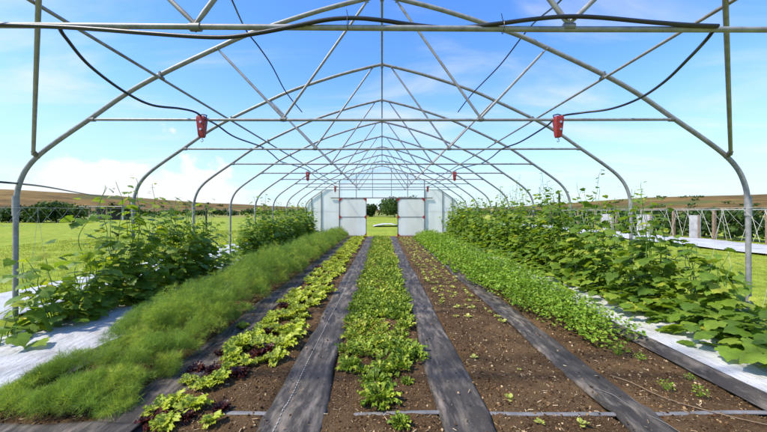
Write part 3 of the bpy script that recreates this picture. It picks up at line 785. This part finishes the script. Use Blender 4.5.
tag(c.build('salad_greens', SALAD), 'dense bright salad greens filling the middle bed', 'salad greens', None, 'stuff')

# parsley-like herb bed
tl = np.array([(0, 0, 0), (.42, .35, .05), (.30, .62, -.04), (.18, .62, .02), (0, 1, -.08), (-.18, .62, .02), (-.30, .62, -.04), (-.42, .35, .05)], float)
tfc = [(0, 1, 2), (0, 2, 3), (0, 3, 4), (0, 4, 5), (0, 5, 6), (0, 6, 7)]
def herb_clump(c, x, y, h, n, ls, z0=.02):
    an = RNG.uniform(0, 2 * PI, n); ti = RNG.random(n) ** .6 * 1.15; rr = h * RNG.uniform(.75, 1.05, n)
    dirs = np.stack([np.cos(an) * np.sin(ti), np.sin(an) * np.sin(ti), np.cos(ti)], -1)
    pos = dirs * rr[:, None] * np.array([.85, .85, 1])
    m = unit(dirs * np.array([1, 1, .2]) + RNG.normal(0, .45, (n, 3))); nn = np.array([0, 0, 1.]) + dirs * .5 + RNG.normal(0, .35, (n, 3))
    t = np.clip(RNG.normal(.5 + .25 * float(fbm(np.array(x * 2), np.array(y * 2 + 50), 2)), .22, n), 0, 1)
    c.place(tl, tfc, basis(m, nn), pos + np.array([x, y, z0]), t, RNG.uniform(.7, 1.25, n) * ls)
c = Cloud(); y = 3.75
while y < END - .3:
    st = .13 if y < 8 else .2
    for x0 in np.arange(1.88 if y > 8 else 2.05 if y > 6 else 2.22, 3.05, .17):
        edge = 1 - .35 * abs((x0 - 2.67) / .5) ** 2
        fr = np.interp(y, [3.4, 4.0, 5, 7, 19], [.18, .30, .38, .43, .44])
        if y < 4.5 and RNG.random() < (.5 if y < 4.0 else .25): continue
        if y < 4.6 and x0 < 2.3: continue
        h = fr * edge * RNG.uniform(.8, 1.2)
        n, ls = (70, .045) if y < 6 else (46, .055) if y < 10 else (28, .075)
        herb_clump(c, x0 + RNG.normal(0, .05), y + RNG.normal(0, .05), h, n, ls)
    y += st
tag(c.build('herb_bed', HERB), 'bright green leafy herbs filling the bed before the right cucumbers', 'herbs', None, 'stuff')
herbs = []
for k in range(3):
    c = Cloud(); herb_clump(c, 0, 0, .17, 40, .045, 0)
    for q in c.v[0].reshape(-1, 8, 3)[:, 0]:
        c.add([(0, 0, -.02), (.004, .002, -.02), q], [(0, 1, 2)], [.4] * 3)
    me = mesh_np('herb_plant', np.concatenate(c.v), np.concatenate(c.f), np.concatenate(c.t)); me.materials.append(HERB); herbs.append(me)
for px, py, s, lb in [(600, 350, .9, None), (618, 356, .85, None), (628, 342, .9, None), (585, 338, .9, None), (650, 330, .55, 'small herb plant by the black edging of the white plastic'), (666, 392, .42, 'lone yellowish herb plant on the bare soil near the right edge'), (700, 398, .42, 'second lone herb plant on bare soil farther right'), (690, 382, .3, 'tiny herb sprout between the two lone plants on bare soil'), (640, 362, .4, 'little herb sprout in front of the herb bed end')]:
    x, y = gp(px, py); put(random.choice(herbs), 'herb_plant', x, y, s, lb or 'loose herb plant at the near end of the herb bed', 'herb plant', None if lb else 'herb plants at the near end')

# pale seedlings in the brown bed
sprouts = [rosette_mesh('seedling', ROUND, SPROUT, 7, .05, .085, .3, 1.25, (.1, .95), .3, .012) for _ in range(4)]
for rx in (1.03, 1.22, 1.42, 1.62):
    y = 4.3
    while y < END - .5:
        dens = float(np.interp(y, [4.3, 5.2, 7, 19], [.3, .7, .9, .9]))
        if RNG.random() < dens:
            put(random.choice(sprouts), 'seedling', rx + RNG.normal(0, .035), y + RNG.normal(0, .05), RNG.uniform(.5, 1.0), 'pale yellow green seedling in the rows of the brown soil bed', 'seedling', 'pale seedlings in the brown bed')
        y += .19
for px, py, s, lb in [(510, 401, .7, 'single pale seedling low in the brown bed near the middle fabric path'), (541, 427, .55, 'pale seedling at the bottom edge below the grey hose'), (582, 429, .7, 'leafier seedling at the bottom edge beside the rightmost path'), (474, 360, .6, 'tiny seedling at the edge of the middle fabric path'), (520, 372, .35, 'tiny pale seedling alone in the middle of the brown bed')]:
    x, y = gp(px, py); put(random.choice(sprouts), 'seedling', x, y, s, lb, 'seedling', None)

# weeds and grass along the tunnel sides and in the near field
def blades(name, N, x0, x1, y0, y1, hmin, hmax, lab, wid=.006, bias=1.0):
    x = RNG.uniform(x0, x1, N); y = y0 + (RNG.random(N) ** bias) * (y1 - y0)
    g = fbm(x * 1.3, y * 1.3, 3); k = g > -.25; x, y, g = x[k], y[k], g[k]; n = len(x)
    k2 = ~((x > -7.15) & (x < -5.4) & (y < 15.1)) & ~((x > 13.5) & (x < 17.7)); x, y, g = x[k2], y[k2], g[k2]; n = len(x)
    an = RNG.uniform(0, 2 * PI, n); ti = RNG.uniform(.05, .8, n)
    m = np.stack([np.cos(an) * np.sin(ti), np.sin(an) * np.sin(ti), np.cos(ti)], -1)
    h = RNG.uniform(hmin, hmax, n) * (1 + .6 * g); sc = np.maximum(1, y / 6)
    R = basis(m, RNG.normal(0, 1, (n, 3))); R[:, :, 0] *= (wid * sc / h)[:, None]
    c = Cloud(); c.place(needle, [(0, 1, 2)], R, np.stack([x, y, np.full(n, -.03)], -1), np.clip(.5 + .5 * g + RNG.normal(0, .15, n), 0, 1), h)
    tag(c.build(name, GRASS, None, False), lab, 'grass', None, 'stuff')
blades('grass', 60000, -17, -4.5, 3.2, 26, .025, .07, 'bright short grass on the field left of the tunnel', .007, 1.5)
blades('grass', 60000, 4.5, 20, 3.0, 28, .025, .07, 'bright short grass on the field right of the tunnel', .007, 1.5)

# ------------------------------------------------------------------ trees, bushes, sheds beyond
quad = np.array([(-.5, 0, 0), (.5, 0, .1), (.35, .9, 0), (-.4, 1, .12)], float); quadf = [(0, 1, 2), (0, 2, 3)]
def crown(c, cx, cy, z0, z1, r, n, ls):
    nb = 26; ctr = np.stack([cx + RNG.normal(0, r * .45, nb), cy + RNG.normal(0, r * .45, nb), z0 + (z1 - z0) * RNG.uniform(.15, .85, nb)], -1)
    br = RNG.uniform(.3, .5, nb) * r
    w = RNG.integers(0, nb, n); dirs = unit(RNG.normal(0, 1, (n, 3))); rad_ = RNG.random(n) ** .4
    p = ctr[w] + dirs * (br[w] * rad_)[:, None] * np.array([1, 1, .8]); p[:, 2] = np.clip(p[:, 2], z0 * .6, z1 * 1.05)
    bt = RNG.uniform(.15, .85, nb)
    c.place(quad, quadf, basis(RNG.normal(0, 1, (n, 3)), dirs + RNG.normal(0, .5, (n, 3))), p, np.clip(bt[w] + RNG.normal(0, .15, n), 0, 1), RNG.uniform(.6, 1.3, n) * ls)
def tree(name, lab, cat, x, y, h, r, n, ls, grp=None, z=0, bush=False):
    t = thing(name, lab, cat, (x, y, z), 0, grp)
    m_ = MB(); m_.tube([(0, 0, -.2), (.03 * h, 0, h * .3), (-.02 * h, .02 * h, h * .75)], [h * .03, h * .022, h * .006], 8)
    for k in range(5):
        a = k * 1.3; zz = h * RNG.uniform(.2, .5); m_.tube([(0, 0, zz), (math.cos(a) * r * .4, math.sin(a) * r * .4, zz + h * .18), (math.cos(a) * r * .7, math.sin(a) * r * .7, zz + h * .25)], [h * .012, h * .008, h * .003], 6)
    m_.build('trunk', BARK, t)
    c = Cloud(); crown(c, 0, 0, h * (.05 if bush else .22), h, r, n, ls); c.build('crown', TREE, t)
tree('tree', 'large dark green tree seen through the open doorway on the right', 'tree', 3.3, 84, 5.0, 4.6, 3600, .38)
tree('tree', 'smaller dark tree behind the right sliding door', 'tree', 8.6, 86, 4.6, 3.2, 1500, .38)
tree('bush', 'pale low bush seen through the open doorway on the left', 'bush', -3.2, 88, 3.3, 2.6, 1300, .35, None, 0, True)
tree('tree', 'dark tree behind the left sliding door', 'tree', -8.5, 86, 4.6, 3.0, 1300, .38)
desc = ['leftmost dark bush at the field edge by the picture edge', 'low dark bush at the left field edge beside the leftmost one', 'rounded dark bush in the left field hedge near the hoop leg', 'tall dark bush in the left field hedge just past the hoop leg', 'dark bush in the left field hedge behind the strings', 'last dark bush of the left hedge beside the white-roofed shed']
for k, (px, h) in enumerate([(2, 2.0), (17, 1.7), (30, 2.4), (43, 2.9), (56, 2.8), (70, 2.4)]):
    d = 44 + (k % 3); tree('bush', desc[k], 'bush', (px - CX) * d / F, d, h, 2.1, 1100, .26, 'bushes at the left field edge', 0, True)
# far hedgerows read as one mass
c = Cloud()
for az in np.radians(np.concatenate([np.arange(-62, -9, .55), np.arange(9.5, 62, .55)])):
    r = 122 + RNG.normal(0, 3); hh = RNG.uniform(1.2, 2.6)
    if RNG.random() < .12: continue
    crown(c, r * math.sin(az), r * math.cos(az), .1, hh, 1.3, 150, .4)
tag(c.build('far_hedgerow', TREE), 'thin dark hedgerow far across the fields under the hills', 'hedgerow', None, 'stuff')

c = Cloud()
for k in range(170):
    az = math.radians(RNG.choice([-1, 1]) * RNG.uniform(8, 62)); r = RNG.uniform(150, 285)
    if float(fbm(np.array(az * 6), np.array(r * .03), 3)) < -.05: continue
    z = float(terrain_h(np.array(az), np.array(r))) - .1; hh = RNG.uniform(.5, 1.6)
    q = Cloud(); crown(q, 0, 0, .05, hh, RNG.uniform(.8, 2.4), 36, .55)
    c.add(q.v[0] + np.array([r * math.sin(az), r * math.cos(az), z]), q.f[0], q.t[0])
tag(c.build('hill_scrub', TREE), 'scattered dark scrub dotted over the brown hillsides', 'scrub', None, 'stuff')

# open white-roofed shed at the left
t = thing('open_shed', 'open-sided shed with a white roof beyond the left field', 'shed', (-49.5, 58, 0))
m_ = MB(); m_.box(-4.6, 4.6, -2.5, 2.5, 2.25, 2.42); m_.build('roof', WHITEP, t, False)
for x in (-4.3, -1.5, 1.5, 4.3):
    m_ = MB(); m_.box(x - .12, x + .12, -2.3, -2.06, -.1, 2.25); m_.build('post', WHITEP if x > 2 else WOOD, t, False)
m_ = MB(); m_.box(-4.4, 3.9, 2.2, 2.35, -.1, 2.25); m_.build('back_wall', DARK, t, False)

# the neighbouring trellised beds at the right: white wall panels, rail, strings, tall crop
t = thing('neighbour_trellis', 'long wooden rail with posts and white strings beside the right field strip', 'trellis', (0, 0, 0))
m_ = MB(); m_.tube([(17.9, 10, 1.63), (17.9, 36, 1.63)], .022, 8); m_.build('rail', WHITEP, t)
y = 10
while y < 36:
    m_ = MB(); m_.box(17.86, 17.98, y, y + .12, -.1, 1.6); m_.build('post', WOOD, t, False); y += 2.4
y = 10.2
while y < 30:
    w = RNG.uniform(.3, .6)
    for q, y2 in ((y, y + w), (y + .05, y - w)):
        m_ = MB(); m_.tube([(17.85, q, 1.6), (17.8, y2, .1)], .010, 4, False); m_.build('string', ROPE, t)
    y += RNG.uniform(.6, 1.3)
lb = ['white board panel standing by the right trellis nearest the near hoop leg', 'white board panel by the right trellis behind the tall cucumbers', 'farthest white board panel by the right trellis, mostly behind leaves']
for k, (y, w) in enumerate([(18.1, .6), (21.6, 1.2), (25.2, 1.4)]):
    pt = thing('board_panel', lb[k], 'panel', (17.7, y, 0))
    m_ = MB(); m_.box(-.04, .04, -w / 2, w / 2, -.05, 1.32); m_.build('board', WHITEP, pt, False)
    m_ = MB(); m_.box(-.06, -.042, -w / 2, -w / 2 + .09, -.05, 1.36); m_.build('edge_post', WOOD, pt, False)
k = 0
for y in np.arange(11, 36, 1.45):
    x = 19.4 + RNG.normal(0, .2); wh = 'nearest' if k == 0 else None
    tree('crop_bush', 'leafy dark green crop bush behind the strings of the right trellis', 'bush', x, y, RNG.uniform(1.35, 1.75), 1.0, 420, .19, 'crop bushes behind the right trellis', 0, True); k += 1

# ------------------------------------------------------------------ light, sky, camera
SUN_EL, SUN_AZ = math.radians(52), math.radians(-114)     # azimuth from +Y towards +X
w = bpy.data.worlds.new('World'); S.world = w; w.use_nodes = True
nt = w.node_tree; nt.nodes.clear()
def N_(typ, **kw):
    nd = nt.nodes.new(typ)
    for k, v in kw.items():
        if k in nd.inputs: nd.inputs[k].default_value = v
        else: setattr(nd, k, v)
    return nd
L_ = nt.links.new
sky = N_('ShaderNodeTexSky', sky_type='NISHITA'); sky.sun_disc = False
sky.sun_elevation = SUN_EL; sky.sun_rotation = SUN_AZ; sky.air_density = 1.0; sky.dust_density = .4; sky.ozone_density = 2.0; sky.altitude = 0
hs = N_('ShaderNodeHueSaturation'); hs.inputs['Saturation'].default_value = 1.3; hs.inputs['Hue'].default_value = .512; L_(sky.outputs[0], hs.inputs['Color'])
tc = N_('ShaderNodeTexCoord'); sep = N_('ShaderNodeSeparateXYZ'); L_(tc.outputs['Generated'], sep.inputs[0])
def math_(op, a, b=None, c=None):
    nd = N_('ShaderNodeMath', operation=op)
    for i_, q in enumerate((a, b, c)):
        if q is None: continue
        if isinstance(q, (int, float)): nd.inputs[i_].default_value = q
        else: L_(q, nd.inputs[i_])
    return nd.outputs[0]
def mr(v, a, b, lo=0, hi=1):
    nd = N_('ShaderNodeMapRange', interpolation_type='SMOOTHSTEP'); L_(v, nd.inputs['Value'])
    for n_2, q in (('From Min', a), ('From Max', b), ('To Min', lo), ('To Max', hi)): nd.inputs[n_2].default_value = q
    return nd.outputs['Result']
zc = math_('MAXIMUM', sep.outputs['Z'], 0.0); za = math_('ADD', zc, .12)
cmb = N_('ShaderNodeCombineXYZ'); L_(math_('DIVIDE', sep.outputs['X'], za), cmb.inputs[0]); L_(math_('DIVIDE', sep.outputs['Y'], za), cmb.inputs[1])
mp = N_('ShaderNodeMapping'); mp.inputs['Scale'].default_value = (.8, 1.7, 1); mp.inputs['Rotation'].default_value = (0, 0, .5); L_(cmb.outputs[0], mp.inputs[0])
nz = N_('ShaderNodeTexNoise'); nz.inputs['Scale'].default_value = .9; nz.inputs['Detail'].default_value = 8; nz.inputs['Roughness'].default_value = .55; nz.inputs['Distortion'].default_value = .6; L_(mp.outputs[0], nz.inputs[0])
wisp = math_('MULTIPLY', mr(nz.outputs['Fac'], .46, .74), .55)
# low heaped clouds towards the left horizon
nz2 = N_('ShaderNodeTexNoise'); nz2.inputs['Scale'].default_value = 9; nz2.inputs['Detail'].default_value = 7; nz2.inputs['Roughness'].default_value = .5
mp2 = N_('ShaderNodeMapping'); mp2.inputs['Scale'].default_value = (1, 1, 1.3); L_(tc.outputs['Generated'], mp2.inputs[0]); L_(mp2.outputs[0], nz2.inputs[0])
lim = math_('ADD', math_('MULTIPLY', zc, 2.2), .22)
cum = mr(math_('SUBTRACT', nz2.outputs['Fac'], lim), 0, .09)
cum = math_('MULTIPLY', cum, math_('MULTIPLY', mr(sep.outputs['X'], -.33, -.45), .95))
haze = math_('MULTIPLY', mr(zc, .40, 0.0), .82)
def mixc(f, a, b):
    nd = N_('ShaderNodeMix', data_type='RGBA'); L_(f, nd.inputs[0]); L_(a, nd.inputs[6])
    nd.inputs[7].default_value = (*b, 1); return nd.outputs[2]
WHITE = (2.95, 3.0, 3.05)
colr = mixc(haze, hs.outputs[0], (1.6, 2.2, 2.8)); colr = mixc(wisp, colr, WHITE); colr = mixc(cum, colr, WHITE)
bg = N_('ShaderNodeBackground'); L_(colr, bg.inputs['Color']); bg.inputs['Strength'].default_value = .15
ow = N_('ShaderNodeOutputWorld'); L_(bg.outputs[0], ow.inputs[0])

sl = bpy.data.lights.new('sun', 'SUN'); sl.energy = 2.9; sl.angle = math.radians(2.5); sl.color = (1, .93, .80)
so = link(bpy.data.objects.new('sun', sl))
dv = Vector((math.sin(SUN_AZ) * math.cos(SUN_EL), math.cos(SUN_AZ) * math.cos(SUN_EL), math.sin(SUN_EL)))
so.rotation_euler = (-dv).to_track_quat('-Z', 'Y').to_euler(); so.location = dv * 30

cd = bpy.data.cameras.new('camera'); co = link(bpy.data.objects.new('camera', cd))
co.location = (0, 0, CZ); co.rotation_euler = (PI / 2, 0, 0)
cd.sensor_width = 36; cd.lens = 36 * F / 767; cd.shift_x = 1.5 / 767; cd.shift_y = -5 / 767
cd.clip_start = .05; cd.clip_end = 6000
S.camera = co
S.view_settings.view_transform = 'Standard'; S.view_settings.look = 'None'; S.view_settings.gamma = 1; S.view_settings.exposure = 1.18
S.view_settings.use_curve_mapping = False
S.cycles.max_bounces = 8; S.cycles.transparent_max_bounces = 12
